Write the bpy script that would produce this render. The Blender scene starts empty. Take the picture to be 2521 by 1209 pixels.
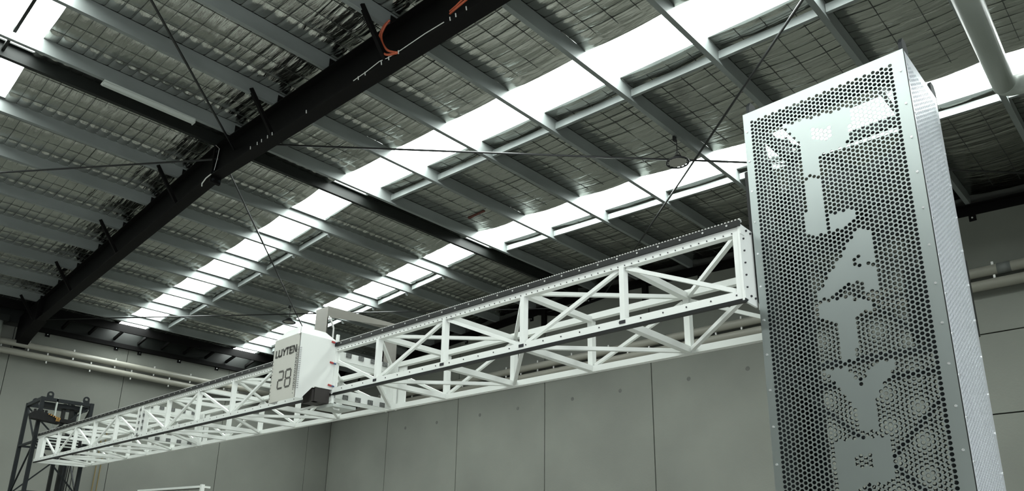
import bpy, math, random
import numpy as np
from mathutils import Vector, Matrix
random.seed(7); rng = np.random.default_rng(7)
S = bpy.context.scene
COL = S.collection

# ------------------------------------------------------------------ camera, world, exposure
YAW, PITCH, ROLL = math.radians(-43.9616), math.radians(17.3254), math.radians(0.9908)
cam_d = bpy.data.cameras.new('camera'); cam = bpy.data.objects.new('camera', cam_d); COL.objects.link(cam)
_f = Vector((math.sin(YAW)*math.cos(PITCH), math.cos(YAW)*math.cos(PITCH), math.sin(PITCH)))
_r0 = Vector((math.cos(YAW), -math.sin(YAW), 0)); _u0 = _r0.cross(_f)
_r = _r0*math.cos(ROLL) + _u0*math.sin(ROLL); _u = -_r0*math.sin(ROLL) + _u0*math.cos(ROLL)
cam.matrix_world = Matrix(((_r.x, _u.x, -_f.x, 0), (_r.y, _u.y, -_f.y, 0), (_r.z, _u.z, -_f.z, 1.6), (0, 0, 0, 1)))
cam_d.sensor_fit = 'HORIZONTAL'; cam_d.sensor_width = 36.0
cam_d.lens = 36.0*1824.3/2521.0
cam_d.shift_y = (819.15-604.5)/2521.0
cam_d.clip_start = 0.05; cam_d.clip_end = 200
S.camera = cam
w = bpy.data.worlds.new('world'); S.world = w; w.use_nodes = True
w.node_tree.nodes['Background'].inputs[0].default_value = (0.93, 0.98, 1.0, 1)
w.node_tree.nodes['Background'].inputs[1].default_value = 2.6
S.view_settings.view_transform = 'Standard'; S.view_settings.look = 'None'
S.view_settings.exposure = 0.0; S.view_settings.gamma = 1.0; S.view_settings.use_curve_mapping = False
SKY_STRENGTH = 17.0

# ------------------------------------------------------------------ materials
def new_mat(name):
    m = bpy.data.materials.new(name); m.use_nodes = True
    nt = m.node_tree; b = nt.nodes['Principled BSDF']; return m, nt, b
def mat(name, col, rough=0.5, metal=0.0, var=0.0, scale=3.0, bump=0.0, bscale=40.0, stretch=(1, 1, 1), spec=0.5):
    m, nt, b = new_mat(name)
    b.inputs['Base Color'].default_value = (*col, 1); b.inputs['Roughness'].default_value = rough
    b.inputs['Metallic'].default_value = metal; b.inputs['Specular IOR Level'].default_value = spec
    tc = None
    if var or bump:
        tc = nt.nodes.new('ShaderNodeTexCoord'); mp = nt.nodes.new('ShaderNodeMapping')
        mp.inputs['Scale'].default_value = stretch; nt.links.new(tc.outputs['Object'], mp.inputs[0])
    if var:
        n = nt.nodes.new('ShaderNodeTexNoise'); n.inputs['Scale'].default_value = scale; n.inputs['Detail'].default_value = 5
        nt.links.new(mp.outputs[0], n.inputs['Vector'])
        r = nt.nodes.new('ShaderNodeValToRGB'); e = r.color_ramp.elements
        e[0].position = 0.3; e[1].position = 0.7
        e[0].color = (*[c*(1-var) for c in col], 1); e[1].color = (*[min(1, c*(1+var)) for c in col], 1)
        nt.links.new(n.outputs['Fac'], r.inputs[0]); nt.links.new(r.outputs[0], b.inputs['Base Color'])
    if bump:
        n2 = nt.nodes.new('ShaderNodeTexNoise'); n2.inputs['Scale'].default_value = bscale; n2.inputs['Detail'].default_value = 3
        nt.links.new(mp.outputs[0], n2.inputs['Vector'])
        bp = nt.nodes.new('ShaderNodeBump'); bp.inputs['Strength'].default_value = bump; bp.inputs['Distance'].default_value = 0.02
        nt.links.new(n2.outputs['Fac'], bp.inputs['Height']); nt.links.new(bp.outputs[0], b.inputs['Normal'])
    return m
def emit(name, col, st):
    m, nt, b = new_mat(name); b.inputs['Base Color'].default_value = (*col, 1)
    b.inputs['Emission Color'].default_value = (*col, 1); b.inputs['Emission Strength'].default_value = st; return m
def foil_mat():
    m, nt, b = new_mat('crinkled_foil')
    b.inputs['Base Color'].default_value = (0.50, 0.51, 0.475, 1); b.inputs['Metallic'].default_value = 1.0
    tc = nt.nodes.new('ShaderNodeTexCoord')
    h = None
    for sc, st, stretch in ((1.0, 1.0, (0.7, 5.0, 1)), (1.0, 0.35, (2.2, 16.0, 1)), (1.0, 0.35, (1.2, 1.0, 1))):
        mp = nt.nodes.new('ShaderNodeMapping'); mp.inputs['Scale'].default_value = stretch
        nt.links.new(tc.outputs['Object'], mp.inputs[0])
        n = nt.nodes.new('ShaderNodeTexNoise'); n.inputs['Scale'].default_value = sc; n.inputs['Detail'].default_value = 4
        n.inputs['Distortion'].default_value = 1.2
        nt.links.new(mp.outputs[0], n.inputs['Vector'])
        mu = nt.nodes.new('ShaderNodeMath'); mu.operation = 'MULTIPLY'; mu.inputs[1].default_value = st
        nt.links.new(n.outputs['Fac'], mu.inputs[0])
        if h is None: h = mu
        else:
            ad = nt.nodes.new('ShaderNodeMath'); nt.links.new(h.outputs[0], ad.inputs[0]); nt.links.new(mu.outputs[0], ad.inputs[1]); h = ad
    bp = nt.nodes.new('ShaderNodeBump'); bp.inputs['Strength'].default_value = 0.42; bp.inputs['Distance'].default_value = 0.05
    nt.links.new(h.outputs[0], bp.inputs['Height']); nt.links.new(bp.outputs[0], b.inputs['Normal'])
    b.inputs['Roughness'].default_value = 0.20
    return m
M = dict(
    foil=foil_mat(),
    galv=mat('galvanised_steel', (0.215, 0.235, 0.23), 0.45, 0.2, 0.16, 2.2, stretch=(1, 0.4, 1)),
    wire=mat('mesh_wire', (0.06, 0.065, 0.06), 0.6, 0.2),
    rafter=mat('black_brown_paint', (0.003, 0.0027, 0.0027), 0.6, 0.0, 0.15, 6, spec=0.12),
    strut=mat('dark_green_black_paint', (0.009, 0.011, 0.0095), 0.55, 0.0, 0.15, 5, spec=0.3),
    rod=mat('black_rod', (0.01, 0.011, 0.011), 0.35),
    conc=mat('precast_concrete', (0.170, 0.177, 0.155), 0.85, 0.0, 0.17, 0.40, 0.08, 30),
    concd=mat('concrete_joint', (0.065, 0.066, 0.058), 0.9),
    patch=mat('mortar_patch', (0.10, 0.105, 0.093), 0.9, 0, 0.2, 12),
    floor=mat('concrete_floor', (0.24, 0.24, 0.22), 0.5, 0, 0.12, 0.8),
    white=mat('white_powder_coat', (0.65, 0.67, 0.64), 0.38, 0, 0.02, 4),
    hood=mat('shaded_hood_sheet', (0.43, 0.43, 0.385), 0.45, 0, 0.03, 3),  # darker copy of the white coat, shade on the hood front painted in
    black=mat('black_rail', (0.008, 0.009, 0.0085), 0.45, spec=0.3),
    bolt=mat('dark_bolt', (0.03, 0.03, 0.035), 0.4, 0.5),
    pad=mat('dark_square_pad', (0.10, 0.105, 0.10), 0.6, 0, 0.5, 60),
    stain=mat('stainless_steel', (0.27, 0.26, 0.235), 0.32, 0.8, 0.06, 3, stretch=(1, 1, 6)),
    ink=mat('charcoal_lettering', (0.05, 0.05, 0.042), 0.6),
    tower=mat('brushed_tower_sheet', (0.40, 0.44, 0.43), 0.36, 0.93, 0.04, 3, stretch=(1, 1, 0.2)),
    towside=mat('lit_tower_sheet', (0.72, 0.76, 0.80), 0.34, 0.25, 0.03, 3, stretch=(1, 1, 0.2)),  # lighter copy of the tower sheet, side light put into its colour
    towin=mat('tower_frame_paint', (0.005, 0.0075, 0.009), 0.55, 0.0, 0.1, 4, spec=0.3),
    screw=mat('bright_screw', (0.85, 0.86, 0.86), 0.25, 0.8),
    pipe=mat('cream_pipe', (0.28, 0.275, 0.235), 0.42, 0, 0.05, 1.5),
    duct=mat('pale_grey_pipe', (0.31, 0.34, 0.31), 0.4, 0, 0.03, 2),
    clip=mat('clip_zinc', (0.5, 0.5, 0.48), 0.4, 0.4),
    coup=mat('grey_coupling', (0.12, 0.13, 0.122), 0.6),
    orange=mat('orange_cord', (0.42, 0.085, 0.035), 0.5),
    cable=mat('white_cable', (0.62, 0.63, 0.6), 0.5),
    red=mat('red_lever', (0.30, 0.03, 0.025), 0.4),
    blue=mat('blue_lever', (0.03, 0.06, 0.14), 0.4),
    yellow=mat('yellow_cord', (0.17, 0.12, 0.03), 0.6),
    gold=mat('amber_connector', (0.40, 0.22, 0.06), 0.4, 0.3),
    hous=mat('dark_housing', (0.032, 0.029, 0.027), 0.6, spec=0.3),
    chain=mat('cable_chain', (0.007, 0.007, 0.007), 0.6, 0, 0.2, 30, spec=0.2),
    lamp=mat('lamp_housing', (0.012, 0.012, 0.014), 0.4),
    lens=mat('frosted_lens', (0.36, 0.35, 0.32), 0.4),
    led=emit('led_segment', (1, 1, 0.97), 3.0),
    batten=mat('batten_diffuser', (0.42, 0.45, 0.42), 0.5),
    sky=emit('skylight_sheet', (0.93, 1.0, 0.97), SKY_STRENGTH),
    dred=mat('dark_red_paint', (0.03, 0.008, 0.008), 0.5),
)

# ------------------------------------------------------------------ mesh builder
def V(*a): return Vector(a)
class MB:
    def __init__(s): s.v = []; s.f = []
    def add(s, vs, fs):
        o = len(s.v); s.v += [tuple(x) for x in vs]; s.f += [tuple(o+i for i in f) for f in fs]; return s
    def box(s, lo, hi):
        (a, b, c), (d, e, f) = lo, hi
        return s.add([(a, b, c), (d, b, c), (d, e, c), (a, e, c), (a, b, f), (d, b, f), (d, e, f), (a, e, f)],
                     [(0, 3, 2, 1), (4, 5, 6, 7), (0, 1, 5, 4), (1, 2, 6, 5), (2, 3, 7, 6), (3, 0, 4, 7)])
    def bar(s, p, q, wd, hd=None, up=(0, 0, 1)):
        hd = hd or wd; p = Vector(p); q = Vector(q); d = (q-p).normalized(); up = Vector(up)
        if abs(d.dot(up)) > 0.98: up = Vector((0, 1, 0))
        x = d.cross(up).normalized(); y = x.cross(d).normalized(); vs = []
        for c in (p, q):
            for i, j in ((-1, -1), (1, -1), (1, 1), (-1, 1)): vs.append(c + x*(i*wd/2) + y*(j*hd/2))
        return s.add(vs, [(0, 1, 2, 3), (7, 6, 5, 4), (0, 4, 5, 1), (1, 5, 6, 2), (2, 6, 7, 3), (3, 7, 4, 0)])
    def tube(s, pts, r, n=8, caps=True):
        pts = [Vector(p) for p in pts]; o = len(s.v); N = len(pts); px = None
        for i, p in enumerate(pts):
            d = (pts[min(i+1, N-1)]-pts[max(i-1, 0)]).normalized()
            if px is None:
                up = Vector((0, 0, 1)) if abs(d.z) < 0.95 else Vector((1, 0, 0)); x = d.cross(up).normalized()
            else: x = (px - d*px.dot(d)).normalized()
            px = x; y = d.cross(x)
            rr = r[i] if isinstance(r, (list, tuple)) else r
            for k in range(n):
                a = 2*math.pi*k/n; s.v.append(tuple(p + x*(rr*math.cos(a)) + y*(rr*math.sin(a))))
        for i in range(N-1):
            for k in range(n):
                a = o+i*n+k; b = o+i*n+(k+1) % n; s.f.append((a, b, b+n, a+n))
        if caps: s.f.append(tuple(o+k for k in range(n-1, -1, -1))); s.f.append(tuple(o+(N-1)*n+k for k in range(n)))
        return s
    def prism(s, poly, ex):
        """closed polygon of 3-D points pushed along ex"""
        n = len(poly); ex = Vector(ex); o = [Vector(p) for p in poly]
        return s.add(o+[p+ex for p in o], [tuple(range(n-1, -1, -1)), tuple(range(n, 2*n))] + [(i, (i+1) % n, n+(i+1) % n, n+i) for i in range(n)])
    def build(s, name, m, parent=None, smooth=False):
        return link(name, s.v, s.f, m, parent, smooth)
BASE = {}
def base_of(o):
    while o is not None:
        if o.name in BASE: return BASE[o.name]
        o = o.parent
    return Vector((0, 0, 0))
def link(name, v, f, m, parent=None, smooth=False):
    me = bpy.data.meshes.new(name); b = base_of(parent)
    v = np.asarray([tuple(x) for x in v] if not isinstance(v, np.ndarray) else v, dtype=np.float64) - np.array(b)
    me.from_pydata(v.tolist(), [], f if isinstance(f, list) else f.tolist())
    me.update(); me.materials.append(m)
    if smooth: me.polygons.foreach_set('use_smooth', [True]*len(me.polygons))
    o = bpy.data.objects.new(name, me); COL.objects.link(o)
    if parent is not None: o.parent = parent
    return o
def fix_normals(o):
    import bmesh
    bm = bmesh.new(); bm.from_mesh(o.data); bmesh.ops.recalc_face_normals(bm, faces=bm.faces); bm.to_mesh(o.data); bm.free(); return o
def thing(name, label, cat, loc, group=None):
    o = bpy.data.objects.new(name, None); COL.objects.link(o); o.location = loc; o.empty_display_size = 0.1
    o['label'] = label; o['category'] = cat; BASE[o.name] = Vector(loc)
    if group: o['group'] = group
    return o
def tag(o, label, cat, group=None):
    o['label'] = label; o['category'] = cat
    if group: o['group'] = group
    return o
def struct(o): o['kind'] = 'structure'; return o
def stuff(o): o['kind'] = 'stuff'; return o
def sempty(name, loc=(0, 0, 0)):
    o = bpy.data.objects.new(name, None); COL.objects.link(o); o.location = loc; BASE[o.name] = Vector(loc); return struct(o)

# ------------------------------------------------------------------ the building
SL = 0.053945; XR = -10.285; XL = -20.255; YB = 12.826; XE = 1.3; YF = -8.2
def zr(x): return 7.0952 - SL*x if x > XR else 8.2048 + SL*x        # underside of the purlins
floor = struct(MB().box((XL-.3, YF-.3, -.2), (XE+.3, YB+.3, 0)).build('floor', M['floor']))

# walls: precast panels with recessed joints
wl = struct(MB().box((XL-.32, YF, 0), (XL-.17, YB+.32, 7.46)).build('wall_left', M['concd']))
ys = [YF, -6.5, -4.0, -1.4, 1.25, 3.937, 6.523, 9.30, 12.037, YB]
for a, b in zip(ys[:-1], ys[1:]):
    MB().box((XL-.17, a+.007, 0), (XL, b-.007, 6.80)).build('panel', M['conc'], wl)
wb = struct(MB().prism([(XL-.17, YB+.17, 0), (XE, YB+.17, 0), (XE, YB+.17, zr(XE)+.345), (XR, YB+.17, zr(XR)+.345), (XL-.17, YB+.17, zr(XL)+.345)], (0, .15, 0)).build('wall_back', M['concd']))
xs = [XL, -17.294, -14.287, -11.265, -8.308, -5.25, -3.2, -.2, XE]
dots = [-10.43, -12.13, -13.45, -15.12, -16.46, -9.11, -6.18, -7.44]
for i, (a, b) in enumerate(zip(xs[:-1], xs[1:])):
    a += .012; b -= .012
    cuts = [0, None] if i < 6 else [0, 1.36, 2.60, 3.846, 5.086, None]
    for c, d in zip(cuts[:-1], cuts[1:]):
        lo = c + (.01 if c else 0)
        def top(x): return zr(x)-.10 if d is None else d-.01
        poly = [(a, YB, lo), (b, YB, lo), (b, YB, top(b))] + ([(XR, YB, top(XR))] if (d is None and a < XR < b) else []) + [(a, YB, top(a))]
        p = MB().prism(poly, (0, .17, 0)).build('panel', M['conc'], wb)
        if d is None:
            for x in dots:
                if a < x < b: MB().tube([(x, YB-.002, 5.19), (x, YB+.01, 5.19)], .045, 14).build('filled_lifting_point', M['patch'], p)
wf = struct(MB().box((XL-.3, YF-.3, 0), (XE+.3, YF, 8.0)).build('wall_front', M['conc']))
wr = struct(MB().box((XE, YF, 5.2), (XE+.2, YB, 7.2)).box((XE, YF, 0), (XE+.2, -6.5, 5.2)).box((XE, 3.2, 0), (XE+.2, YB, 5.2)).build('wall_right', M['conc']))

# roof: deck, purlins, foil blanket, safety mesh, skylights, bridging
ceil = struct(MB().prism([(XL-.4, YF-.4, zr(XL)+.34), (XR, YF-.4, zr(XR)+.34), (XE+.4, YF-.4, zr(XE)+.34), (XE+.4, YF-.4, zr(XE)+.40), (XR, YF-.4, zr(XR)+.40), (XL-.4, YF-.4, zr(XL)+.40)], (0, YB-YF+.8, 0)).build('ceiling', M['galv']))
PR = [-9.72, -8.462, -7.183, -5.925, -4.641, -3.40, -2.15, -1.07, .19]
PL = [-11.60, -12.87, -14.15, -15.42, -16.65, -17.86, -19.10]
T = .004; D = .20; FW = .065; LP = .02
def purlin(x, right):
    z = zr(x); y0, y1 = YF, YB-.02; b = MB()
    if right:   # C section open towards the ridge, its web facing the camera
        prof = [(0, 0), (0, D), (-FW, D), (-FW, D-LP), (-FW+T, D-LP), (-FW+T, D-T), (-T, D-T), (-T, T), (-FW+T, T), (-FW+T, LP), (-FW, LP), (-FW, 0)]
    else:       # Z section
        prof = [(0, 0), (FW, 0), (FW, D-T), (2*FW-T, D-T), (2*FW-T, D-LP), (2*FW, D-LP), (2*FW, D), (FW-T, D), (FW-T, T), (T, T), (T, LP), (0, LP)]
    b.prism([(x+px, y0, z+pz+SL*(-px if right else px)) for px, pz in prof], (0, y1-y0, 0))
    return fix_normals(b.build('purlin', M['galv'], ceil))
for x in PR: purlin(x, True)
for x in PL: purlin(x, False)
# ridge strut (dark)
def flange_edges_R(): return
FOILY = [(YF, -1.95), (-1.25, .78), (1.50, 6.0), (6.72, 9.07), (9.81, YB-.05)]
SKYY = [(-1.95, -1.25), (.78, 1.50), (6.0, 6.72), (9.07, 9.81)]  # first strip is unseen, added behind the camera to brighten the tower face
edgesR = [XR] + PR + [XE]; edgesL = [XR] + PL + [XL]
CELL = .15
def sag(t): return .035*np.sin(np.pi*t)
def foil_panel(xa, xb, ya, yb, fine):
    L = abs(xb-xa)
    nc = max(1, round(L/.314)); nx = nc*(8 if fine else 1); dy = .01875 if fine else .3
    ny = max(2, int(round((yb-ya)/dy)))
    t = np.linspace(0, 1, nx+1); y = np.linspace(ya, yb, ny+1)
    Tt, Y = np.meshgrid(t, y, indexing='ij'); X = xa+(xb-xa)*Tt
    Z = np.where(X > XR, 7.0952-SL*X, 8.2048+SL*X) + D + .006 - sag(Tt)
    if fine:
        ci = np.floor(Tt*nc*.999).astype(int); cj = np.floor((Y+100)/CELL).astype(int)
        amp = (.45 if (xb > xa and ya > 2) else 1.)*rng.uniform(.004, .012, (nc+2, int(400/CELL)))[ci, cj % int(200/CELL)]
        pil = np.abs(np.sin(np.pi*Tt*nc))**.4*np.abs(np.sin(np.pi*Y/CELL))**.4
        edge = np.minimum(1, np.minimum(Tt, 1-Tt)*nc*1.2)
        Z -= amp*pil*(.35+.65*edge)
        # creases running down the slope, some reaching across a whole bay
        ph = rng.uniform(0, 6.28, 8)
        cr = sum(np.sin(Y*k+1.8*np.sin(X*q+p)+p)*a for k, q, p, a in zip((7, 13, 23, 37, 51, 71, 97, 5), (1.1, .7, 1.9, 2.3, 3.1, 1.3, 2.1, .5), ph, (.008, .006, .004, .003, .0024, .0018, .0012, .008)))
        Z -= .25*cr*np.sin(np.pi*Tt)
        for e, ea in ((ya, .2), (yb, 1.)):      # the cut edges of the foil droop beside the skylights
            Z -= ea*rng.uniform(.02, .045)*np.exp(-np.abs(Y-e)/.10)*(1+.15*np.sin(X*5+e))
        row = (ci == 0) if xb > xa else (ci == nc-1)      # the row beside the purlin bulges hardest
        Z -= row*(.020 if (xb < xa or ya < 2) else .0)*(np.abs(np.sin(np.pi*Tt*nc))**.4*np.abs(np.sin(np.pi*Y/CELL))**.35)
    v = np.stack([X, Y, Z], -1).reshape(-1, 3)
    i, j = np.meshgrid(np.arange(nx), np.arange(ny), indexing='ij'); k = (i*(ny+1)+j).reshape(-1)
    f = np.stack([k, k+1, k+ny+2, k+ny+1], -1)
    if xb < xa: f = f[:, ::-1]
    return link('foil_panel', v, f, M['foil'], ceil, True)
for ed in (edgesR, edgesL):
    for xa, xb in zip(ed[:-1], ed[1:]):
        for ya, yb in FOILY:
            fine = yb > 1.0 and max(xa, xb) < 1.0
            foil_panel(xa, xb, ya, yb, fine)
# safety mesh
mesh = MB()
def wire(pts, r=.0023):
    for p, q in zip(pts[:-1], pts[1:]): mesh.bar(p, q, 2*r)
for ed in (edgesR, edgesL):
    for xa, xb in zip(ed[:-1], ed[1:]):
        if min(xa, xb) > .6: continue
        nc = max(1, round(abs(xb-xa)/.314)); ts = np.linspace(0, 1, nc+1)
        for ya, yb in FOILY:
            if yb < 1: continue
            y = math.ceil(ya/CELL)*CELL
            while y <= yb:
                wire([(xa+(xb-xa)*t, y, zr(xa+(xb-xa)*t)+D+.003-float(sag(t))) for t in ts]); y += CELL
            for t in ts[1:-1]:
                x = xa+(xb-xa)*t; z = zr(x)+D+.003-float(sag(t)); wire([(x, ya, z), (x, yb, z)])
stuff(mesh.build('safety_mesh', M['wire'], ceil))
# skylights, with the added strip first
for n, (ya, yb) in enumerate(SKYY):
    win = sempty('window_%d' % (n+1), (XR, ya, zr(XR)+.24))
    for ed in (edgesR, edgesL):
        xa, xb = ed[0], ed[-1]
        MB().prism([(xa, ya-.03, zr(xa+(.001 if xb > xa else -.001))+.235), (xb, ya-.03, zr(xb)+.235), (xb, ya-.03, zr(xb)+.243), (xa, ya-.03, zr(xa+(.001 if xb > xa else -.001))+.243)], (0, yb-ya+.06, 0)).build('skylight_sheet', M['sky'], win)
# bridging between purlins
for y in (6.95, 9.87):
    for P, right in ((PR, True), (PL, False)):
        for a, b in zip(P[:-1], P[1:]):
            if right: p, q = a+.004, b-FW-.004
            else: p, q = a-.004, b+2*FW+.004
            zz = lambda x: zr(x)+.045
            bb = MB(); d = V(q-p, 0, zr(q)-zr(p))
            prof = [(0, 0), (.045, 0), (.045, .004), (.004, .004), (.004, .10), (.045, .10), (.045, .104), (0, .104)]
            fix_normals(bb.prism([(p, y+u, zz(p)+h) for u, h in prof], d).build('bridging', M['galv'] if y > 1 else M['strut'], ceil))
            if y > 1 and q < 1:
                c = p if right else q
                MB().box((q-.004 if right else p-.004, y-.05, zr(q)+.0), (q if right else p, y+.0, zr(q)+.15)).build('bridging_cleat', M['galv'], ceil)

# bridging bars crossing the front skylight, their backlit darkness painted in
for xa, xb in ((-9.66, -8.53), (XR+.01, -9.79), (-11.46, XR-.01)):
    MB().bar((xa, 1.19, zr(xa)+.09), (xb, 1.19, zr(xb)+.09), .035, .045).build('bridging', M['strut'], ceil)
# ------------------------------------------------------------------ dark steel: rafter, ridge strut, end wall members
def slope_bar(b, x0, x1, y0, y1, o0, o1):
    """slab following the roof slope between offsets o0..o1 from the purlin underside"""
    e = .0001
    pts = [(x0, zr(x0+e)), (x1, zr(x1-e))]
    b.prism([(x0, y0, pts[0][1]+o0), (x1, y0, pts[1][1]+o0), (x1, y0, pts[1][1]+o1), (x0, y0, pts[0][1]+o1)], (0, y1-y0, 0))
raf = thing('roof_rafter', 'black steel portal rafter crossing the roof above the gantry', 'beam', (XR, 4.11, 7.1))
RD = .515
for x0, x1 in ((XR, XE-.05), (XL+.05, XR)):
    b = MB(); slope_bar(b, x0, x1, 4.01, 4.19, -.022, -.004); b.build('top_flange', M['rafter'], raf)
    b = MB(); slope_bar(b, x0, x1, 4.01, 4.19, -RD, -RD+.02); b.build('bottom_flange', M['rafter'], raf)
    b = MB(); slope_bar(b, x0, x1, 4.093, 4.107, -RD+.02, -.022); b.build('web', M['rafter'], raf)
MB().prism([(XR-.28, 4.02, 7.0952-SL*XR-.02), (XR+.0, 4.02, 7.65-.02), (XR+.0, 4.02, 7.65-RD-.10), (XR-.03, 4.02, 7.65-RD-.10)][1:3] + [(XR-.025, 4.02, 7.65-RD-.10), (XR-.025, 4.02, 7.63)], (0, .16, 0)).build('apex_plate', M['rafter'], raf)
MB().box((XR+.001, 4.02, 7.65-RD-.10), (XR+.026, 4.18, 7.63)).build('apex_plate', M['rafter'], raf)
bl = MB()
for y in (4.05, 4.15):
    for z in (7.65-RD-.06, 7.65-RD+.07, 7.42, 7.55): bl.tube([(XR-.06, y, z), (XR+.06, y, z)], .018, 6)
stuff(bl.build('apex_bolts', M['towin'], raf))
for x in (-8.46, -5.925, -3.40, -11.53, -14.08, -16.58, -19.03):
    z = zr(x); sg = 1
    MB().bar((x, 3.66, z+.06), (x+.02, 4.03, z-RD+.03), .05, .05).build('fly_brace', M['rafter'], raf)
for x in [p for p in PR if p < 5] + PL:
    MB().box((x+.002 if x > XR else x+FW+.002, 4.05, zr(x)-.02), (x+.010 if x > XR else x+FW+.01, 4.16, zr(x)+.16)).build('purlin_cleat', M['rafter'], raf)
# haunched corbel carrying the rafter on the wall
MB().prism([(XL, 3.98, 7.05), (XL+1.5, 3.98, zr(XL+1.5)-.03), (XL+1.5, 3.98, zr(XL+1.5)-RD), (XL+.5, 3.98, 6.47), (XL, 3.98, 6.30)], (0, .24, 0)).build('wall_bracket', M['rafter'], raf)

strut = MB(); z = zr(XR)
prof = [(0, -.004), (.065, -.004), (.065, .19), (.13, .19), (.13, .172), (.125, .172), (.125, .195), (.06, .195), (.06, .002), (.005, .002), (.005, .02), (0, .02)]
strut.prism([(XR+px, YF, z+pz) for px, pz in prof], (0, YB-YF-.02, 0))
tag(fix_normals(strut.build('ridge_strut', M['strut'])), 'dark painted ridge strut running down the roof between the galvanised purlins', 'beam')

ew = thing('end_rafter', 'black end rafter along the top of the back wall', 'beam', (XR, YB-.05, 7.2))
for x0, x1 in ((XR, XE-.05), (XL+.05, XR)):
    b = MB(); slope_bar(b, x0, x1, YB-.012, YB, -.16, -.005); b.build('web', M['rafter'], ew)
    b = MB(); slope_bar(b, x0, x1, YB-.12, YB-.012, -.02, -.005); b.build('flange', M['rafter'], ew)
for x in (-2.17, -4.6, -7.04, -8.85, -9.9, -10.7, -11.69, -14.04, -16.6, -18.9):
    zc = zr(x)-.16
    t_ = MB().box((x-.05, YB-.02, zc-.10), (x+.05, YB, zc+.01)).build('tab', M['rafter'], ew)
    MB().tube([(x, YB-.035, zc-.05), (x, YB-.02, zc-.05)], .014, 8).build('bolt', M['screw'], t_)
MB().prism([(XR-1.2, YB-.03, zr(XR-1.2)-.16), (XR-.55, YB-.03, zr(XR-.55)-.36), (XR+.2, YB-.03, zr(XR+.2)-.30), (XR+1.3, YB-.03, zr(XR+1.3)-.16)], (0, .03, 0)).build('gusset_plate', M['rafter'], ew)
for x in (-11.25, -8.35):
    MB().box((x-.06, YB-.09, zr(x)-.62), (x+.06, YB-.01, zr(x)-.1)).build('wall_cleat', M['rafter'], ew)

ev = thing('eave_beam', 'black eave beam with short stubs along the top of the left wall', 'beam', (XL, 8.0, 6.8))
MB().box((XL, 4.3, 6.79), (XL+.10, YB-.02, 6.90)).build('wall_angle', M['rafter'], ev)
MB().box((XL+.02, YF, 6.9), (XL+.03, YB-.02, 7.28)).build('eave_lining', M['strut'], ev)
MB().box((XL+.52, YF, 7.08), (XL+.58, YB-.02, 7.28)).build('eave_purlin', M['rafter'], ev)
y = 4.9
while y < YB-.3:
    MB().bar((XL+.05, y, 6.99), (XL+.56, y+.02, 7.10), .05, .07).build('stub', M['rafter'], ev); y += .605
for yy in (4.624, 6.212, 6.795, 7.848, 8.915, 10.0, 11.2, 12.3):
    t_ = MB().box((XL, yy-.05, 6.71), (XL+.02, yy+.05, 6.80)).build('tab', M['rafter'], ev)
    MB().tube([(XL+.02, yy, 6.765), (XL+.035, yy, 6.765)], .014, 8).build('bolt', M['screw'], t_)

# bracing rods, each from the rafter web to the end wall (or towards the camera)
def rod(p, q, y0, y1, label):
    p = V(*p); q = V(*q); d = (q-p)/(q.y-p.y)
    a = p+d*(y0-p.y); b = p+d*(y1-p.y)
    o = MB().tube([a, b], .015, 8).build('bracing_rod', M['rod']); o.location = (0, 0, 0)
    tag(o, label, 'rod', 'roof bracing rods')
rod((-10.713, 4.584, 7.407), (-15.871, 8.977, 7.129), 4.11, 12.7, 'black bracing rod from the rafter apex down past the smaller pendant light')
rod((-9.055, 4.464, 7.364), (-4.107, 8.972, 7.097), 4.11, 12.7, 'black bracing rod from the rafter apex passing the round pendant light toward the tower')
rod((-2.184, 6.328, 6.993), (-7.289, 10.818, 7.268), 4.11, 12.7, 'steep black bracing rod crossing both skylight strips just left of the perforated tower')
rod((-19.326, 4.537, 6.942), (-13.001, 10.55, 7.283), 4.25, 12.7, 'nearly level bracing rod from the low end of the rafter to behind the white hood')
rod((-7.323, 1.968, 7.27), (-9.32, 3.726, 7.378), -1.0, 4.09, 'steep bracing rod in front of the rafter, running from its apex to the top edge')
rod((-12.935, 1.861, 7.287), (-10.722, 3.688, 7.406), -1.0, 4.09, 'nearly level bracing rod from the rafter apex to the left edge over the purlins')

# ------------------------------------------------------------------ lights, cords
def pendant(hx, hy, drop, r, label):
    z0 = zr(hx); t = thing('pendant_light', label, 'light', (hx, hy, z0-drop), 'round pendant lights'); c = V(hx, hy, z0-drop)
    ringp = [c+V(r*math.cos(2*math.pi*k/32), r*math.sin(2*math.pi*k/32), 0) for k in range(33)]
    MB().tube(ringp, .012, 8, False).build('housing_rim', M['lamp'], t, True)
    MB().tube([c+V(0, 0, .0), c+V(0, 0, .02)], r*.80, 28).build('lens', M['lens'], t)
    MB().tube([c+V(0, 0, .021), c+V(0, 0, .03), c+V(0, 0, .10)], [r*.80, r*.78, r*.3], 20).build('heat_sink', M['lamp'], t)
    for k in range(14):
        a = 2*math.pi*k/14; e_ = V(math.cos(a), math.sin(a), 0)
        MB().bar(c+e_*r*.78+V(0, 0, .01), c+e_*r+V(0, 0, .005), .022, .012).build('spoke', M['lamp'], t)
    MB().tube([c+V(0, 0, .10), c+V(0, 0, drop-.06)], .007, 6).build('chain', M['lamp'], t)
    MB().tube([c+V(-r*.5, 0, .04), c+V(-.02, 0, .16), c+V(.02, 0, .16), c+V(r*.5, 0, .04)], .006, 6).build('yoke', M['lamp'], t)
    MB().bar(c+V(-.03, 0, drop-.07), c+V(-.03, 0, drop+.06), .03, .06).build('hook_plate', M['lamp'], t)
pendant(-4.67, 8.08, .42, .15, 'larger round pendant light with black rim hanging near the tower')
pendant(-15.347, 8.326, .42, .145, 'smaller round pendant light with black rim hanging above the white hood')
bt = thing('batten_light', 'pale grey batten light fixed along the ridge strut at upper left', 'light', (-9.72, 2.85, 7.53))
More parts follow.
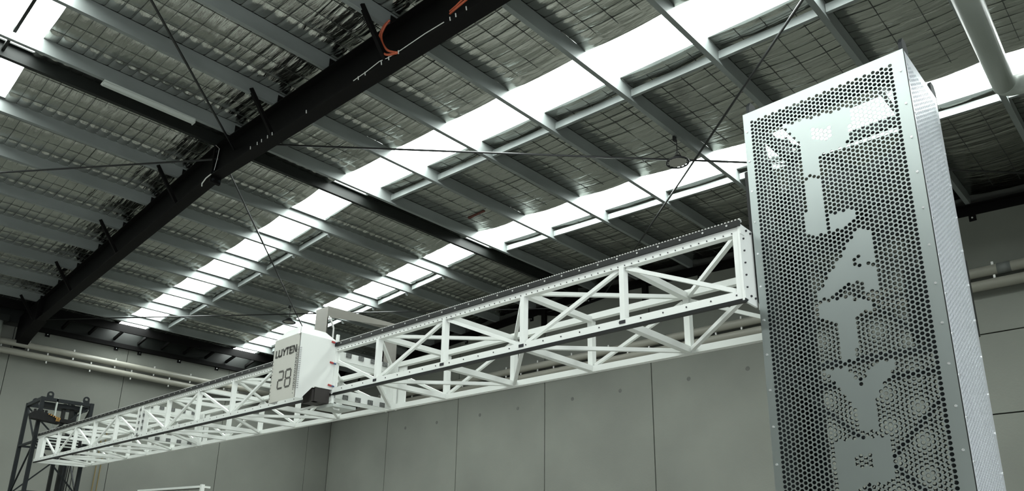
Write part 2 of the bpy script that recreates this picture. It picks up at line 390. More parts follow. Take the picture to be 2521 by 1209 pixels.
MB().box((-9.79, 2.235, 7.555), (-9.65, 3.45, 7.575)).build('tray', M['batten'], bt)
MB().prism([(-9.77, 2.24, 7.555), (-9.67, 2.24, 7.555), (-9.69, 2.24, 7.525), (-9.75, 2.24, 7.525)], (0, 1.205, 0)).build('diffuser', M['batten'], bt)
MB().box((-9.77, 3.445, 7.52), (-9.67, 3.46, 7.575)).build('end_cap', M['batten'], bt)

ec = thing('extension_cord', 'orange extension cord looped over the black rafter', 'cord', (-5.8, 3.97, 7.1))
for o in (0, .035):
    pts = [(-5.86, 4.0, 7.44), (-5.90-o, 3.985, 7.40), (-5.955-o, 3.98, 7.331), (-5.97-o, 3.98, 7.262), (-5.925-o, 3.98, 7.14-o), (-5.82-o, 3.985, 7.0-o), (-5.65, 3.995, 6.89)]
    sm = []
    for i in range(len(pts)-1):
        for k in range(4):
            p0, p1, p2, p3 = [V(*pts[max(0, min(len(pts)-1, i+j))]) for j in (-1, 0, 1, 2)]; t = k/4
            sm.append(.5*((2*p1)+(p2-p0)*t+(2*p0-5*p1+4*p2-p3)*t*t+(3*p1-p0-3*p2+p3)*t**3))
    MB().tube(sm+[V(*pts[-1])], .013, 8).build('loop', M['orange'], ec, True)
for dz in (0, .03):
    MB().tube([(-4.80, 3.99, 6.905+dz), (-4.70, 3.985, 6.91+dz), (-4.5, 3.985, 6.93+dz*2), (-4.3, 3.985, 7.0+dz)], .011, 8).build('run', M['orange'], ec, True)
wc = thing('white_cable', 'thin white cable clipped along the lower edge of the black rafter', 'cable', (-7, 4.0, 7.0))
def zb(x): return zr(x)-RD+.022
MB().tube([(-6.5, 4.0, zb(-6.5)), (-6.25, 4.0, zb(-6.25)+.01), (-6.0, 4.0, zb(-6.0)+.035), (-5.85, 4.0, zb(-5.85)+.01), (-5.6, 4.0, zb(-5.6)), (-5.2, 4.0, zb(-5.2)+.01), (-4.9, 4.0, zb(-4.9))], .005, 6).build('run', M['cable'], wc)
for x in (-4.553, -4.709, -4.795, -5.639, -5.812, -5.946, -6.255, -6.39, -7.516, -8.372, -8.498, -8.66, -8.78, -8.974):
    MB().bar((x, 3.996, zb(x)-.035), (x-.01, 3.996, zb(x)+.012), .008, .010).build('clip', M['cable'], wc)
MB().tube([(-10.2, 4.0, 7.62), (-10.05, 4.0, 7.50), (-10.07, 4.0, 7.33), (-10.12, 4.0, 7.16)], .004, 6).build('drop', M['cable'], wc)
MB().tube([(-10.22, 4.0, 7.13), (-10.36, 3.99, 7.11), (-10.45, 3.98, 7.05), (-10.44, 3.98, 7.0)], .009, 6).build('tail', M['cable'], wc)

tag(MB().bar((-9.37, 8.49, zr(-9.37)+.165), (-8.90, 8.44, zr(-8.90)+.165), .05, .012).build('rust_strap', mat('rust_strap', (0.09, 0.02, 0.01), 0.7)), 'short rust coloured strap caught in the roof mesh beside the far skylight', 'strap')
# ------------------------------------------------------------------ pipes on the walls
def pipe(p, q, r, label, clips, coup, side):
    p = V(*p); q = V(*q); t = thing('wall_pipe', label, 'pipe', (p+q)/2, 'cream drain pipes on the walls')
    MB().tube([p, q], r, 20).build('tube', M['pipe'], t, True)
    d = q-p
    for c in clips:
        f = (c-(p.y if side == 'L' else p.x))/(d.y if side == 'L' else d.x); c0 = p+d*f
        nrm = V(1, 0, 0) if side == 'L' else V(0, -1, 0); dn = d.normalized()
        k = MB()
        for sg in (1, -1): k.bar(c0+V(0, 0, sg*r*.9), c0+V(0, 0, sg*(r+.05)), .03, .03)
        k.bar(c0-nrm*.06, c0-nrm*.14, .03, .03)
        k.build('clip', M['clip'], t)
    for c in coup:
        f = (c-(p.y if side == 'L' else p.x))/(d.y if side == 'L' else d.x); c0 = p+d*f; dn = d.normalized()
        MB().tube([c0-dn*.09, c0+dn*.09], r+.005, 20).build('coupling', M['coup'], t, True)
XP = XL+.14; YP = YB-.14
cl = [3.29+.975*k for k in range(-3, 10)]
pipe((XP, -3, 6.50), (XP, 12.7, 6.235), .078, 'upper cream pipe along the left wall under the eave beam', cl, [], 'L')
pipe((XP, -3, 6.295), (XP, 12.7, 6.01), .075, 'lower cream pipe along the left wall under the eave beam', [c+.42 for c in cl], [], 'L')
cb = [-11.364+1.04*k for k in range(-8, 12)]
pipe((XP+.02, YP, 6.155), (1.2, YP, 6.004), .082, 'upper cream pipe along the back wall behind the gantry, with a grey coupling', cb, [-7.9, -1.86], 'B')
pipe((XP+.02, YP, 5.93), (1.2, YP, 5.789), .082, 'lower cream pipe along the back wall behind the gantry', [c+.5 for c in cb], [], 'B')

# overhead pale pipe at the upper right
op = thing('overhead_pipe', 'thick pale grey overhead pipe with an elbow at the upper right', 'pipe', (-.66, 5.2, 5.2))
pa = V(-.50, 2.6, 4.69); pb = V(-.70, 6.36, 5.345)
MB().tube([pa, pb], .080, 28).build('tube', M['duct'], op, True)
d = (pb-pa).normalized(); ex = V(1, -.05, -.02)
arc = [pb + d*(.14*math.sin(a)) + ex*(.14*(1-math.cos(a))) for a in [i*math.pi/2/8 for i in range(9)]]
MB().tube(arc+[arc[-1]+ex*.8], .0815, 28).build('elbow', M['duct'], op, True)
# pale stub at the far left edge
dp = thing('corner_downpipe', 'pale downpipe stub at the left edge beside the rafter bracket', 'pipe', (XL+.3, 3.55, 6.6))
MB().tube([(XL+.36, 3.52, 6.25), (XL+.36, 3.52, 6.78)], .10, 16).build('tube', M['duct'], dp, True)
MB().box((XL+.1, 3.35, 6.78), (XL+.5, 3.68, 6.92)).build('rain_head', M['strut'], dp)

# yellow cords on the left wall
for y0, s_ in ((6.22, 'left'), (6.32, 'right')):
    tag(MB().tube([(XL+.06, y0+.02, 4.6), (XL+.06, y0, 2.6), (XL+.06, y0-.02, .4)], .011, 6).build('thin_hose', M['yellow']), 'thin yellow hose hanging down the left wall, the %s of the two' % s_, 'hose', 'yellow hoses')
tag(MB().tube([(XL+.04, 5.75, 4.6), (XL+.04, 5.72, .4)], .008, 6).build('thin_hose', M['rod']), 'thin black hose hanging down the left wall beside the yellow ones', 'hose')

# cabinet whose white rim just shows at the bottom
p0 = V(-15.96, 5.775, 0); p1 = V(-13.868, 6.136, 0); dd = (p1-p0).normalized(); nn = V(-dd.y, dd.x, 0)
cb_ = thing('tall_cabinet', 'tall dark cabinet with a white rim under the gantry at the bottom edge', 'cabinet', p0+nn*.3)
def obox(a, b, w0, w1, z0, z1): return MB().prism([p0+dd*a+nn*w0+V(0, 0, z0), p0+dd*b+nn*w0+V(0, 0, z0), p0+dd*b+nn*w1+V(0, 0, z0), p0+dd*a+nn*w1+V(0, 0, z0)], (0, 0, z1-z0))
Ld = (p1-p0).length
obox(0, Ld-.02, .03, .20, .1, 2.80).build('body', M['dred'], cb_)
obox(-.02, Ld-.05, 0, .22, 2.86, 2.90).build('top_rim', M['white'], cb_)
obox(Ld-.04, Ld+.005, -.01, .06, 2.60, 2.92).build('end_post', M['white'], cb_)
for a in (0.02, Ld-.1):
    obox(a, a+.06, .05, .18, 0, .1).build('foot', M['black'], cb_)
for k in range(2):
    dr = obox(.05+k*(Ld-.1)/2, .05+(k+1)*(Ld-.1)/2-.02, .01, .03, .2, 2.74).build('door', M['dred'], cb_)
    aa = .05+(Ld-.1)/2+(.06 if k else -.1)
    obox(aa, aa+.03, -.02, .01, 1.2, 1.4).build('handle', M['clip'], dr)

# ------------------------------------------------------------------ the gantry truss
GO = V(-1.651, 3.473, 2.94); GD = V(-1, -.01262, .00662); GV = V(-.01262, 1, 0); ND = .795
GH = .462; GW = .80; GL = 12.12
def gp(u, v, w_): return GO + GD*u + GV*v + V(0, 0, w_)
gan = thing('gantry_truss', 'long white lattice gantry beam with black rails between the two towers', 'gantry', gp(GL/2, GW/2, 0))
ch = .045
for v, w_ in ((ch/2, ch/2+.012), (GW-ch/2, ch/2+.005), (ch/2, GH-.058), (GW-ch/2, GH-.03)):
    MB().bar(gp(0, v, w_), gp(GL, v, w_), ch, ch).build('chord', M['white'], gan)
MB().bar(gp(.0, .012, .005), gp(GL, .012, .005), .030, .010).bar(gp(0, .004, -.006), gp(GL, .004, -.006), .022, .010).build('bottom_rail', M['black'], gan)
MB().bar(gp(0, -.004, GH-.022), gp(GL, -.004, GH-.022), .02, .034).build('top_rail', M['black'], gan)
rk = MB(); rk.bar(gp(0, .010, GH-.004), gp(GL, .010, GH-.004), .03, .006)
for k in range(int(GL/.02)): rk.bar(gp(k*.02, .010, GH+.003), gp(k*.02+.009, .010, GH+.003), .024, .009)
stuff(rk.build('gear_rack', M['clip'], gan))
bo = MB()
for k in range(int(GL/.145)):
    u = .07+k*.145
    bo.tube([gp(u, -.018, GH-.022), gp(u, -.013, GH-.022)], .006, 6)
stuff(bo.build('rail_bolts', M['clip'], gan))
bo = MB()
for k in range(int(GL/.05)):
    u = .05+k*.05
    bo.tube([gp(u, -.004, GH-.070), gp(u, .002, GH-.070)], .004, 5)
    bo.tube([gp(u, .02, .05), gp(u, .02, .066)], .003, 4)
    if k % 3 == 0: bo.tube([gp(u, -.003, .036), gp(u, .002, .036)], .005, 5)
stuff(bo.build('chord_bolts', M['bolt'], gan))
nodes = [.0, .778, 1.59, 2.38, 3.19, 3.99, 4.84, 5.635, 6.425, 7.215, 8.0, 8.80, 9.61, 10.37, 11.12, 11.84]
splices = (5, 10)
vt = .034
for i, u in enumerate(nodes):
    if i == 0: u = .03
    for v in (ch/2, GW-ch/2):
        if i in splices:
            for o in (-.05, .05): MB().bar(gp(u+o, v, ch), gp(u+o, v, GH-.06), .04, .06, (0, 1, 0)).build('upright', M['white'], gan)
        else:
            MB().bar(gp(u, v, ch), gp(u, v, GH-.06), vt*1.25 if v > .4 else vt, vt*1.35, (0, 1, 0)).build('upright', M['white'], gan)
    if i and i not in splices:
        for w_ in (.03, GH-.052):
            MB().bar(gp(u, ch*.8, w_), gp(u, GW-ch*.8, w_), .045, .042).build('cross_member', M['white'], gan)
    if i in (1, 2, 3, 4): MB().bar(gp(u-.02, -.002, .037), gp(u+.022, -.002, .037), .004, .02).build('slot', M['bolt'], gan)
dt = .024
for i in range(len(nodes)-1):
    a, b = nodes[i], nodes[i+1]
    topfirst = (i % 2 == 0)            # seen from the camera: which end of the diagonal is high
    if 5 <= i < 10: topfirst = (i % 2 == 1)
    hi, lo = (b, a) if topfirst else (a, b)
    sg = 1 if hi > lo else -1
    for v in (ch/2, GW-ch/2):
        MB().bar(gp(lo+sg*.03, v, ch+.01), gp(hi-sg*.03, v, GH-.085), dt, dt, (0, 1, 0)).build('diagonal', M['white'], gan)
    rear, frnt = (b, a) if topfirst else (a, b)
    sg = 1 if rear > frnt else -1
    for w_ in (.03, GH-.05):
        MB().bar(gp(frnt+sg*.03, ch, w_), gp(rear-sg*.03, GW-ch, w_), .026, .026).build('plan_brace', M['white'], gan)
# end plates and splice frames
def ring(u, name, th=.01, wd=.055):
    b = MB()
    for (v0, v1, w0, w1) in ((0, GW, 0, wd), (0, GW, GH-wd-.03, GH-.03), (0, wd, 0, GH-.03), (GW-wd, GW, 0, GH-.03)):
        c = (v0+v1)/2; cw = (w0+w1)/2
        if v1-v0 > w1-w0: b.bar(gp(u, v0, cw), gp(u, v1, cw), th, w1-w0)
        else: b.bar(gp(u, c, w0), gp(u, c, w1), th, v1-v0, (1, 0, 0))
    return b
pl = MB(); pl.prism([gp(.004, -.004, -.004), gp(.004, .148, -.004), gp(.004, .148, GH-.02), gp(.004, -.004, GH-.02)], GD*.012).prism([gp(.004, .185, -.004), gp(.004, GW, -.004), gp(.004, GW, GH-.02), gp(.004, .185, GH-.02)], GD*.012).build('end_plate', M['white'], gan)
bo = MB()
for v in (.07, .12, .36, .52, .68):
    for w_ in (.04, .42): bo.tube([gp(-.004, v, w_), gp(.006, v, w_)], .006, 6)
for w_ in (.08, .15, .22, .29, .36): bo.tube([gp(-.004, .03, w_), gp(.006, .03, w_)], .005, 6)
stuff(bo.build('end_plate_bolts', M['bolt'], gan))
MB().prism([gp(GL-.28, 0.004, 0.05), gp(GL-.28, .014, .05), gp(GL-.28, .014, GH-.06), gp(GL-.28, .004, GH-.06)], GD*.26).build('end_gusset', M['white'], gan)
ring(GL, 'end_frame', .02).build('end_frame', M['white'], gan)
for n in splices:
    u = nodes[n]
    sf = ring(u-.075, 'splice_frame', .012, .085).build('splice_frame', M['white'], gan)
    k = MB()
    ring(u+.075, 'splice_frame', .012, .085).build('splice_frame', M['white'], gan)
    us = u-.081
    for t in np.arange(.10, .95, .17):
        v = GW*t
        for w_ in (GH-.052, .022): MB().bar(gp(us-.006, v-.026, w_), gp(us-.006, v+.026, w_), .012, .042).build('square_pad', M['pad'], sf)
    for w_ in (.13, .21, .29):
        for v in (.022, GW-.022): MB().bar(gp(us-.006, v-.02, w_), gp(us-.006, v+.02, w_), .012, .036).build('square_pad', M['pad'], sf)
    for v in (.018, GW-.028): MB().prism([gp(u-.23, v, .05), gp(u-.23, v+.01, .05), gp(u-.23, v+.01, GH-.06), gp(u-.23, v, GH-.06)], GD*.14).build('splice_gusset', M['white'], gan)
    for w_ in (.05, .12, .20, .28, .36): MB().bar(gp(u-.02, -.008, w_-.016), gp(u-.02, -.008, w_+.016), .032, .01, (0, 1, 0)).build('square_pad', M['pad'], sf)

# ------------------------------------------------------------------ the print carriage with its hood
X0, X1 = -5.865, -5.44; Y0, Y1 = 3.073, 3.425; Z0, Z1 = 2.882, 3.44; ZT = 3.525
car = thing('print_carriage', 'white hooded print carriage riding on the gantry, lettered on its front', 'machine', (-5.65, 3.25, 2.88))
e = .003
fr = MB().prism([(X0, Y0, Z0), (X1, Y0, Z0), (X1, Y0, Z1), (X0, Y0, Z1)], (0, e, 0)); fr.build('front_sheet', M['hood'], car)
sp = [(X1, Y0, Z0+.0), (X1, Y0+.06, Z0+.0), (X1, Y0+.165, Z0+.12), (X1, Y1, Z0+.12), (X1, Y1, Z1), (X1, Y0, Z1)]
MB().prism(sp, (-e, 0, 0)).build('side_sheet', M['white'], car)
MB().prism([(X0+e-p[0]+X1-e, p[1], p[2]) if False else (X0+e, p[1], p[2]) for p in sp], (-e, 0, 0)).build('side_sheet', M['white'], car)
tx0, tx1, ty0, ty1 = X0+.10, X1-.09, Y0+.05, Y1-.062
tp = MB(); A_ = [(X0, Y0, Z1), (X1, Y0, Z1), (X1, Y1, Z1), (X0, Y1, Z1)]; B_ = [(tx0, ty0, ZT), (tx1, ty0, ZT), (tx1, ty1, ZT), (tx0, ty1, ZT)]
tp.add(A_+B_, [(0, 1, 5, 4), (1, 2, 6, 5), (2, 3, 7, 6), (3, 0, 4, 7), (4, 5, 6, 7)]); tp.build('hip_top', M['white'], car)
MB().prism([(X1+.0, Y0-.01, Z1-.01), (tx1+.02, ty0-.02, ZT+.005), (tx1-.0, ty0-.02, ZT+.005), (X1-.02, Y0-.01, Z1-.01)], (0, .004, 0)).build('seam_fold', M['white'], car)
MB().box((X1-.19, Y0+.19, Z0+.0), (X1-.006, Y1-.02, Z0+.118)).build('lower_housing', M['hous'], car)
MB().prism([(X1+.012, Y1-.005, Z0-.0), (X1+.012, Y1+.02, Z0-.0), (X1+.012, Y1+.02, 3.50), (X1+.012, Y1-.005, 3.50)], (-.02, 0, 0)).build('back_plate', M['white'], car)
MB().box((X0-.05, Y1-.02, Z0+.0), (X1+.03, Y1+.005, Z0+.015)).build('slide_plate', M['white'], car)
MB().box((X0+.25, Y1-.03, Z0-.035), (X1+.08, Y1+.20, Z0-.01)).build('base_plate', M['batten'], car)
MB().tube([(X1+.01, Y1, Z0+.02), (X1+.015, Y1+.005, Z0-.02), (X1+.03, Y1+.02, Z0-.045), (X1+.07, Y1+.04, Z0-.055)], .008, 8).build('hook', M['white'], car)
MB().box((X1-.06, Y0+.17, Z0+.0), (X1-.02, Y0+.24, Z0+.10)).build('bracket', M['hous'], car)
for z in (3.42, 3.235, 3.035):
    l = MB().bar((X1+.004, Y1-.05, z+.005), (X1+.012, Y1-.02, z-.002), .012, .014).build('latch', M['red'], car)
    MB().bar((X1+.012, Y1-.02, z-.002), (X1+.014, Y1+.005, z-.004), .010, .012).build('latch_pin', M['blue'], l)
# rows of cable ties along the front edge
ti = MB()
for k in range(22):
    z = 2.96+k*.0165
    for dx in (0, -.022): ti.bar((X1-.012+dx, Y0-.006, z), (X1-.002+dx, Y0-.009, z+.004), .004, .003)
    ti.bar((X1+.004, Y0+.006, z), (X1+.006, Y0+.02, z+.004), .004, .003)
stuff(ti.build('cable_ties', M['bolt'], car))
ri = MB()
for k in range(12):
    for x in (X0+.012, X1-.035): ri.tube([(x, Y0-.004, 2.92+k*.03), (x, Y0, 2.92+k*.03)], .004, 5)
stuff(ri.build('rivets', M['pad'], car))
# lettering LUYTEN
def stroke(b, pts, wd, y):
    for (xa, za), (xb, zb_) in zip(pts[:-1], pts[1:]):
        p = V(xa, y, za); q = V(xb, y, zb_); d = (q-p).normalized(); b.bar(p-d*wd*.3, q+d*wd*.3, wd, .003, (0, 1, 0))
GL_ = {'L': [[(0, 1), (0, 0), (.40, 0)]], 'U': [[(0, 1), (0, .12), (.12, 0), (.55, 0), (.67, .12), (.67, 1)]],
       'Y': [[(0, 1), (.36, .55), (.72, 1)], [(.36, .55), (.30, 0)]], 'T': [[(0, 1), (.7, 1)], [(.35, 1), (.35, 0)]],
       'E': [[(.6, 1), (0, 1), (0, 0), (.6, 0)], [(0, .5), (.5, .5)]], 'N': [[(0, 0), (0, 1), (.62, 0), (.62, 1)]]}
adv = {'L': .72, 'U': .98, 'Y': .78, 'T': .98, 'E': .90, 'N': .8}
x = 0; hh = .056; tot = sum(adv[c] for c in 'LUYTEN')-.15; sc = (.335)/(tot)
for c in 'LUYTEN':
    b = MB()
    for st in GL_[c]: stroke(b, [(X0+.045+(x+a)*sc, 3.282+h*hh+.0) for a, h in st], .0155, Y0-.0015)
    b.build('letter', M['ink'], car); x += adv[c]
def seg(x, z, wd, ht, on):
    b = MB(); g = .006; h = ht/2; W = .0145
    S_ = dict(a=((0, ht), (wd, ht)), b=((wd, h), (wd, ht)), c=((wd, 0), (wd, h)), d=((0, 0), (wd, 0)), e=((0, 0), (0, h)), f=((0, h), (0, ht)), g=((0, h), (wd, h)))
    for s_ in on:
        (xa, za), (xb, zb_) = S_[s_]; p = V(x+xa, Y0-.0015, z+za); q = V(x+xb, Y0-.0015, z+zb_); d = (q-p).normalized()
        b.bar(p+d*g, q-d*g, W, .003, (0, 1, 0))
    b.build('digit', M['ink'], car)
seg(-5.740, 2.992, .082, .148, 'abged'); seg(-5.620, 2.992, .082, .148, 'abfgcde')
# stainless channel over the carriage
sc_ = thing('steel_channel', 'bare stainless channel standing above the white hood and reaching back over the gantry', 'cover', (-5.64, 3.6, 3.5))
MB().box((-5.735, 3.37, 3.50), (-5.54, 3.374, 3.775)).build('front_plate', M['stain'], sc_)
MB().box((-5.735, 3.374, 3.50), (-5.731, 3.5, 3.775)).build('side_plate', M['stain'], sc_)
MB().prism([(-5.54, 3.37, 3.775), (-5.54, 4.15, 3.79), (-5.54, 4.15, 3.765), (-5.54, 3.37, 3.672)], (.004, 0, 0)).build('side_plate', M['stain'], sc_)
MB().prism([(-5.735, 3.37, 3.775), (-5.54, 3.37, 3.775), (-5.54, 4.15, 3.79), (-5.735, 4.15, 3.79)], (0, 0, .003)).build('top_plate', M['stain'], sc_)
MB().prism([(-5.735, 4.15, 3.4), (-5.54, 4.15, 3.4), (-5.54, 4.15, 3.79), (-5.735, 4.15, 3.79)], (0, .004, 0)).build('rear_plate', M['stain'], sc_)
MB().tube([(-5.53, 3.38, 3.68), (-5.51, 3.40, 3.63), (-5.50, 3.42, 3.57), (-5.50, 3.42, 3.48)], .008, 8).build('cable', M['clip'], sc_)

# ------------------------------------------------------------------ tower frames
def tower_frame(t, x0, x1, y0, y1, zt, eyes=True):
    L_ = .055; m = M['towin']
    cs = [(x0, y0), (x1, y0), (x1, y1), (x0, y1)]
    for cx, cy in cs: MB().bar((cx, cy, .02), (cx, cy, zt), L_, L_, (0, 1, 0)).build('leg', m, t)
    for cx, cy in cs: MB().box((cx-.09, cy-.09, 0), (cx+.09, cy+.09, .02)).build('foot_plate', m, t)
    for k in range(4):
        (ax, ay), (bx, by) = cs[k], cs[(k+1) % 4]
        for z in (zt-.03, 3.36, 2.57, 1.78, .95, .15):
            MB().bar((ax, ay, z), (bx, by, z), .045, .055 if z > zt-.1 else .03).build('rail', m, t)
        zs = [zt-.06, 3.36, 2.57, 1.78, .95, .15]
        for j, (za, zb_) in enumerate(zip(zs[:-1], zs[1:])):
            p, q = ((ax, ay), (bx, by)) if (j+k) % 2 == 0 else ((bx, by), (ax, ay))
            MB().bar((p[0], p[1], za), (q[0], q[1], zb_), .022, .022).build('brace', m, t)
    if eyes:
        for (cx, cy), s_ in zip(cs, (1, 1, -1, -1)):
            yc = cy+s_*.10; n = 12; b = MB()
            poly = [(cx, yc-.05, zt), (cx, yc+.05, zt)] + [(cx, yc+.05*math.cos(a), zt+.06+.05*math.sin(a)) for a in [math.pi*i/10 for i in range(11)]]
            outer = [(yc-.05, zt-.0), (yc+.05, zt-.0)] + [(yc+.05*math.cos(a), zt+.055+.05*math.sin(a)) for a in [math.pi*i/10 for i in range(11)]]
            v = []; f = []; N = len(outer)
            for dx in (-.008, .008):
                for (yy, zz) in outer: v.append((cx+dx, yy, zz))
                for (yy, zz) in outer:
                    a = math.atan2(zz-(zt+.055), yy-yc); v.append((cx+dx, yc+.024*math.cos(a), zt+.055+.024*math.sin(a)))
            for i in range(N):
                j = (i+1) % N
                f += [(i, j, N+j, N+i), (2*N+j, 2*N+i, 3*N+i, 3*N+j), (i, 2*N+i, 2*N+j, j), (N+i, N+j, 3*N+j, 3*N+i)]
            fix_normals(link('lifting_eye', v, f, m, t))
dk = thing('dark_tower', 'open dark steel lattice tower with lifting eyes at the far end of the gantry', 'tower', (-14.23, 3.65, 0))
tower_frame(dk, -14.665, -13.835, 3.285, 4.03, 4.095)
for yy, wd in ((3.50, .035), (3.87, .03)): MB().bar((-13.83, yy, 3.35), (-13.83, yy, 4.10), .02, wd, (1, 0, 0)).build('guide_plate', M['batten'], dk)
for yy, wd in ((3.66, .06), (3.78, .07)):
    MB().bar((-13.98, yy, .3), (-13.98, yy, 4.05), .05, wd, (1, 0, 0)).build('inner_post', M['black'], dk)
for yy in (3.86, 3.90, 3.93): MB().tube([(-14.0, yy, 3.4), (-14.0, yy-.01, 2.5), (-14.0, yy, 1.0)], .009, 6).build('cable', M['rod'], dk)
MB().box((-14.05, 3.30, 3.96), (-13.9, 4.0, 4.03)).build('head_beam', M['towin'], dk)
cc = thing('cable_carrier', 'black cable carrier with amber connectors bridging the dark tower and the gantry', 'machine', (-13.75, 3.4, 3.72))
MB().prism([(-13.8, 3.14, 3.70), (-13.8, 3.55, 3.66), (-13.8, 3.55, 3.74), (-13.8, 3.40, 3.80), (-13.8, 3.17, 3.83), (-13.8, 3.12, 3.78)], (.16, 0, 0)).build('carrier_box', M['chain'], cc)
for yy in (3.17, 3.22, 3.28, 3.33): MB().box((-13.74, yy, 3.78), (-13.70, yy+.03, 3.86)).build('carrier_link', M['chain'], cc)
for k in range(6): MB().box((-13.63, 3.36+k*.033, 3.78-.012*k), (-13.61, 3.375+k*.033, 3.80-.010*k)).build('connector', M['gold'], cc)
for k in range(3): MB().box((-13.63, 3.48+k*.02, 3.69), (-13.61, 3.49+k*.02, 3.755)).build('connector', M['gold'], cc)
MB().prism([(-13.8, 3.50, 3.70), (-13.8, 3.95, 3.68), (-13.8, 3.95, 3.74), (-13.8, 3.5, 3.76)], (.10, 0, 0)).build('flat_chain', M['chain'], cc)
MB().prism([(-13.78, 3.40, 3.28), (-13.78, 3.95, 3.28), (-13.78, 3.95, 3.5), (-13.78, 3.40, 3.5)], (.05, 0, 0)).build('drive_unit', M['chain'], cc)
for k in range(4): MB().box((-13.725, 3.42, 3.30+k*.05), (-13.72, 3.9, 3.32+k*.05)).build('fin', M['batten'], cc)

# ------------------------------------------------------------------ the perforated tower
TX0, TX1, TY0, TY1, TZ = -1.642, -.774, 3.605, 4.172, 4.115
tw = thing('perforated_tower', 'perforated sheet metal tower lettered down its front at the right', 'tower', ((TX0+TX1)/2, (TY0+TY1)/2, 0))
tower_frame(tw, TX0+.055, TX1-.055, TY0+.06, TY1-.06, 4.06, False)
for x in (TX0+.02, TX1-.02):
    for y in (TY0+.06, TY1-.02):
        MB().prism([(x, y-.05, TZ-.05), (x, y+.05, TZ-.05), (x, y+.05, TZ+.05), (x, y+.025, TZ+.085), (x, y-.025, TZ+.085), (x, y-.05, TZ+.05)], (.018, 0, 0)).build('lifting_eye', M['towin'], tw)
# letter shapes are left unperforated on the front sheet, in (x, z)
CELL_X, CELL_Z, HR = .0208, .0240, .0095
def inpoly(x, z, poly):
    c = False; n = len(poly); j = n-1
    for i in range(n):
        xi, zi = poly[i]; xj, zj = poly[j]
        if (zi > z) != (zj > z) and x < (xj-xi)*(z-zi)/(zj-zi)+xi: c = not c
        j = i
    return c
SOLID = []; OPEN = []
SOLID.append([(-1.412, 3.942), (-1.396, 3.917), (-1.339, 3.804), (-1.339, 3.599), (-1.252, 3.585), (-1.248, 3.678), (-1.236, 3.688), (-1.103, 3.699), (-1.081, 3.726), (-1.067, 3.864), (-1.071, 3.898), (-1.095, 3.909)])
SOLID.append([(-1.339, 3.579), (-1.344, 3.259), (-1.248, 3.252), (-1.137, 3.258), (-1.099, 3.297), (-1.094, 3.324), (-1.23, 3.338), (-1.244, 3.365), (-1.242, 3.557)])
SOLID.append([(-1.113, 3.21), (-1.086, 3.222), (-1.037, 3.201), (-1.041, 2.893), (-1.093, 2.894), (-1.115, 2.95), (-1.153, 2.954), (-1.187, 2.947), (-1.246, 2.904), (-1.325, 2.899), (-1.333, 2.918)])
SOLID.append([(-1.334, 2.875), (-1.172, 2.877), (-1.173, 2.733), (-1.177, 2.56), (-1.252, 2.571), (-1.245, 2.769), (-1.336, 2.795)])
SOLID.append([(-1.162, 2.862), (-1.074, 2.825), (-1.08, 2.801), (-1.15, 2.784), (-1.166, 2.794)])
SOLID.append([(-1.336, 2.535), (-1.23, 2.527), (-1.172, 2.428), (-1.11, 2.529), (-1.012, 2.537), (-1.02, 2.505), (-1.096, 2.396), (-1.12, 2.347), (-1.131, 2.212), (-1.214, 2.213), (-1.214, 2.338), (-1.325, 2.51)])
SOLID.append([(-1.334, 2.181), (-1.087, 2.183), (-1.071, 2.157), (-1.078, 2.027), (-1.1, 1.987), (-1.251, 1.966), (-1.253, 1.853), (-1.337, 1.852)])
OPEN.append([(-1.26, 3.858), (-1.163, 3.831), (-1.164, 3.763), (-1.26, 3.788)])
OPEN.append([(-1.125, 3.097), (-1.106, 3.094), (-1.12, 3.037), (-1.036, 3.035), (-1.036, 3.01), (-1.147, 3.023)])
OPEN.append([(-1.245, 2.108), (-1.164, 2.116), (-1.165, 2.053), (-1.247, 2.048)])
OPEN.append([(-1.245, 3.373), (-1.231, 3.368), (-1.239, 3.238), (-1.253, 3.238)])
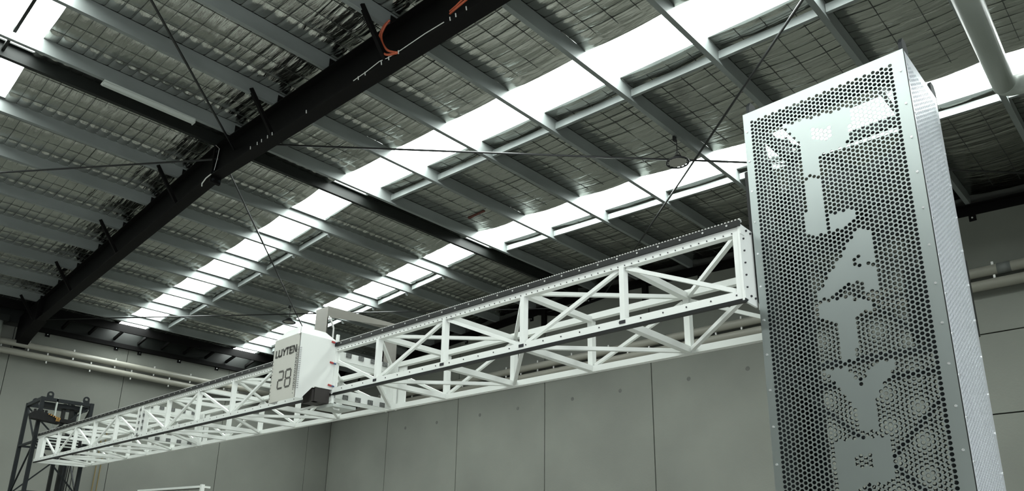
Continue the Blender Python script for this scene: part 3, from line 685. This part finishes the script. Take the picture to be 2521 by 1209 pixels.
def perforated(name, W, zt, mt, ml, mr, place, solid, wall, m=None, N=12):
    """plate of width W and height zt with staggered round holes; place maps (a, z, depth) arrays to xyz"""
    ncol = int((W-ml-mr)/CELL_X); nrow = int((zt-mt-.10)/CELL_Z)
    a0 = ml; z1 = zt-mt; quads_v = []; quads_f = []; off = 0
    ang = [2*math.pi*k/N for k in range(N)]
    outer = []
    for a in ang:
        c, s_ = math.cos(a), math.sin(a)
        deg = round(math.degrees(a)) % 360
        if deg in (60, 120, 240, 300): outer.append((math.copysign(CELL_X/2, c), math.copysign(CELL_Z/2, s_)))
        elif deg in (90, 270): outer.append((0, math.copysign(CELL_Z/2, s_)))
        else: outer.append((math.copysign(CELL_X/2, c), CELL_X/2*math.tan(a) if c > 0 else -CELL_X/2*math.tan(a)))
    outer = np.array(outer); inner = np.array([(HR*math.cos(a), HR*math.sin(a)) for a in ang])
    cent = []; sol = []
    for i in range(ncol):
        for j in range(nrow):
            x = a0+(i+.5)*CELL_X; z = z1-(j+.5)*CELL_Z-(CELL_Z/2 if i % 2 else 0)
            (sol if solid and solid(x, z) else cent).append((x, z))
    cent = np.array(cent); n = len(cent)
    ring0 = cent[:, None, :]+outer[None]; ring1 = cent[:, None, :]+inner[None]
    layers = [ring0, ring1] + ([ring1] if wall else [])
    dep = [0, 0, .003]
    vs = [];
    for k, r_ in enumerate(layers): vs.append(np.concatenate([r_, np.full(r_.shape[:2]+(1,), dep[k])], -1))
    v = np.stack(vs, 1); L = len(layers); v = v.reshape(-1, 3)       # n*L*N
    idx = np.arange(n)[:, None]*L*N; k = np.arange(N)[None]; k2 = (k+1) % N; f = []
    for l in range(L-1): f.append(np.stack([idx+l*N+k, idx+l*N+k2, idx+(l+1)*N+k2, idx+(l+1)*N+k], -1).reshape(-1, 4))
    f = np.concatenate(f); extra_v = []; extra_f = []; o = len(v)
    def rect(xa, xb, za, zb_):
        nonlocal o
        extra_v.extend([(xa, za, 0), (xb, za, 0), (xb, zb_, 0), (xa, zb_, 0)]); extra_f.append((o, o+1, o+2, o+3)); o += 4
    for x, z in sol: rect(x-CELL_X/2, x+CELL_X/2, z-CELL_Z/2, z+CELL_Z/2)
    zb0 = z1-nrow*CELL_Z; xe = a0+ncol*CELL_X
    for i in range(ncol):
        xa = a0+i*CELL_X
        if i % 2: rect(xa, xa+CELL_X, z1-CELL_Z/2, z1)
        else: rect(xa, xa+CELL_X, zb0-CELL_Z/2, zb0)
    rect(0, W, z1, zt); rect(0, W, .06, zb0-CELL_Z/2); rect(0, a0, zb0-CELL_Z/2, z1); rect(xe, W, zb0-CELL_Z/2, z1)
    v = np.concatenate([v, np.array(extra_v)]); f = f.tolist()+extra_f
    return link(name, place(v), f, m or M['tower'], tw)
def solid_front(a, z):
    x = TX0+a
    for p in OPEN:
        if inpoly(x, z, p): return False
    return any(inpoly(x, z, p) for p in SOLID)
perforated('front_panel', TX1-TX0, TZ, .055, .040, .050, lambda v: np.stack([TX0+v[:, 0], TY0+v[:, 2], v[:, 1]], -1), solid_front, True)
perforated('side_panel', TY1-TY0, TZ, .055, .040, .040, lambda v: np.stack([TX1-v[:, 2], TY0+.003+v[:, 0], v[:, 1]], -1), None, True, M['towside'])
perforated('rear_panel', TX1-TX0, TZ-.25, .055, .040, .050, lambda v: np.stack([TX1-v[:, 0], TY1-v[:, 2], v[:, 1]], -1), None, False, M['towin'])  # painted dark so the tower interior reads unlit behind the holes
MB().prism([(TX0-.028, TY0+.02, 3.76), (TX0, TY0+.02, 3.76), (TX0, TY0+.02, 2.93), (TX0-.008, TY0+.02, 2.95), (TX0-.020, TY0+.02, 2.99), (TX0-.028, TY0+.02, 3.05)], (0, .03, 0)).build('slide_plate', M['black'], tw)
MB().box((TX0-.0, TY0+.16, .06), (TX0+.003, TY1-.01, 3.85)).build('left_panel', M['black'], tw)
MB().box((TX1-.004, TY0+.002, .06), (TX1+.002, TY0+.012, TZ)).build('corner_strip', M['black'], tw)
MB().box((TX1-.3, TY1+.001, 2.75), (TX1-.01, TY1+.10, 3.17)).build('rear_box', M['black'], tw)
sc = MB()
for k in range(20):
    z = TZ-.12-k*.19
    for x in (TX0+.018, TX1-.024): sc.tube([(x, TY0-.004, z), (x, TY0, z)], .006, 8)
    for y in (TY0+.03, TY1-.02): sc.tube([(TX1, y, z-.05), (TX1+.005, y, z-.05)], .006, 8)
stuff(sc.build('screws', M['screw'], tw))
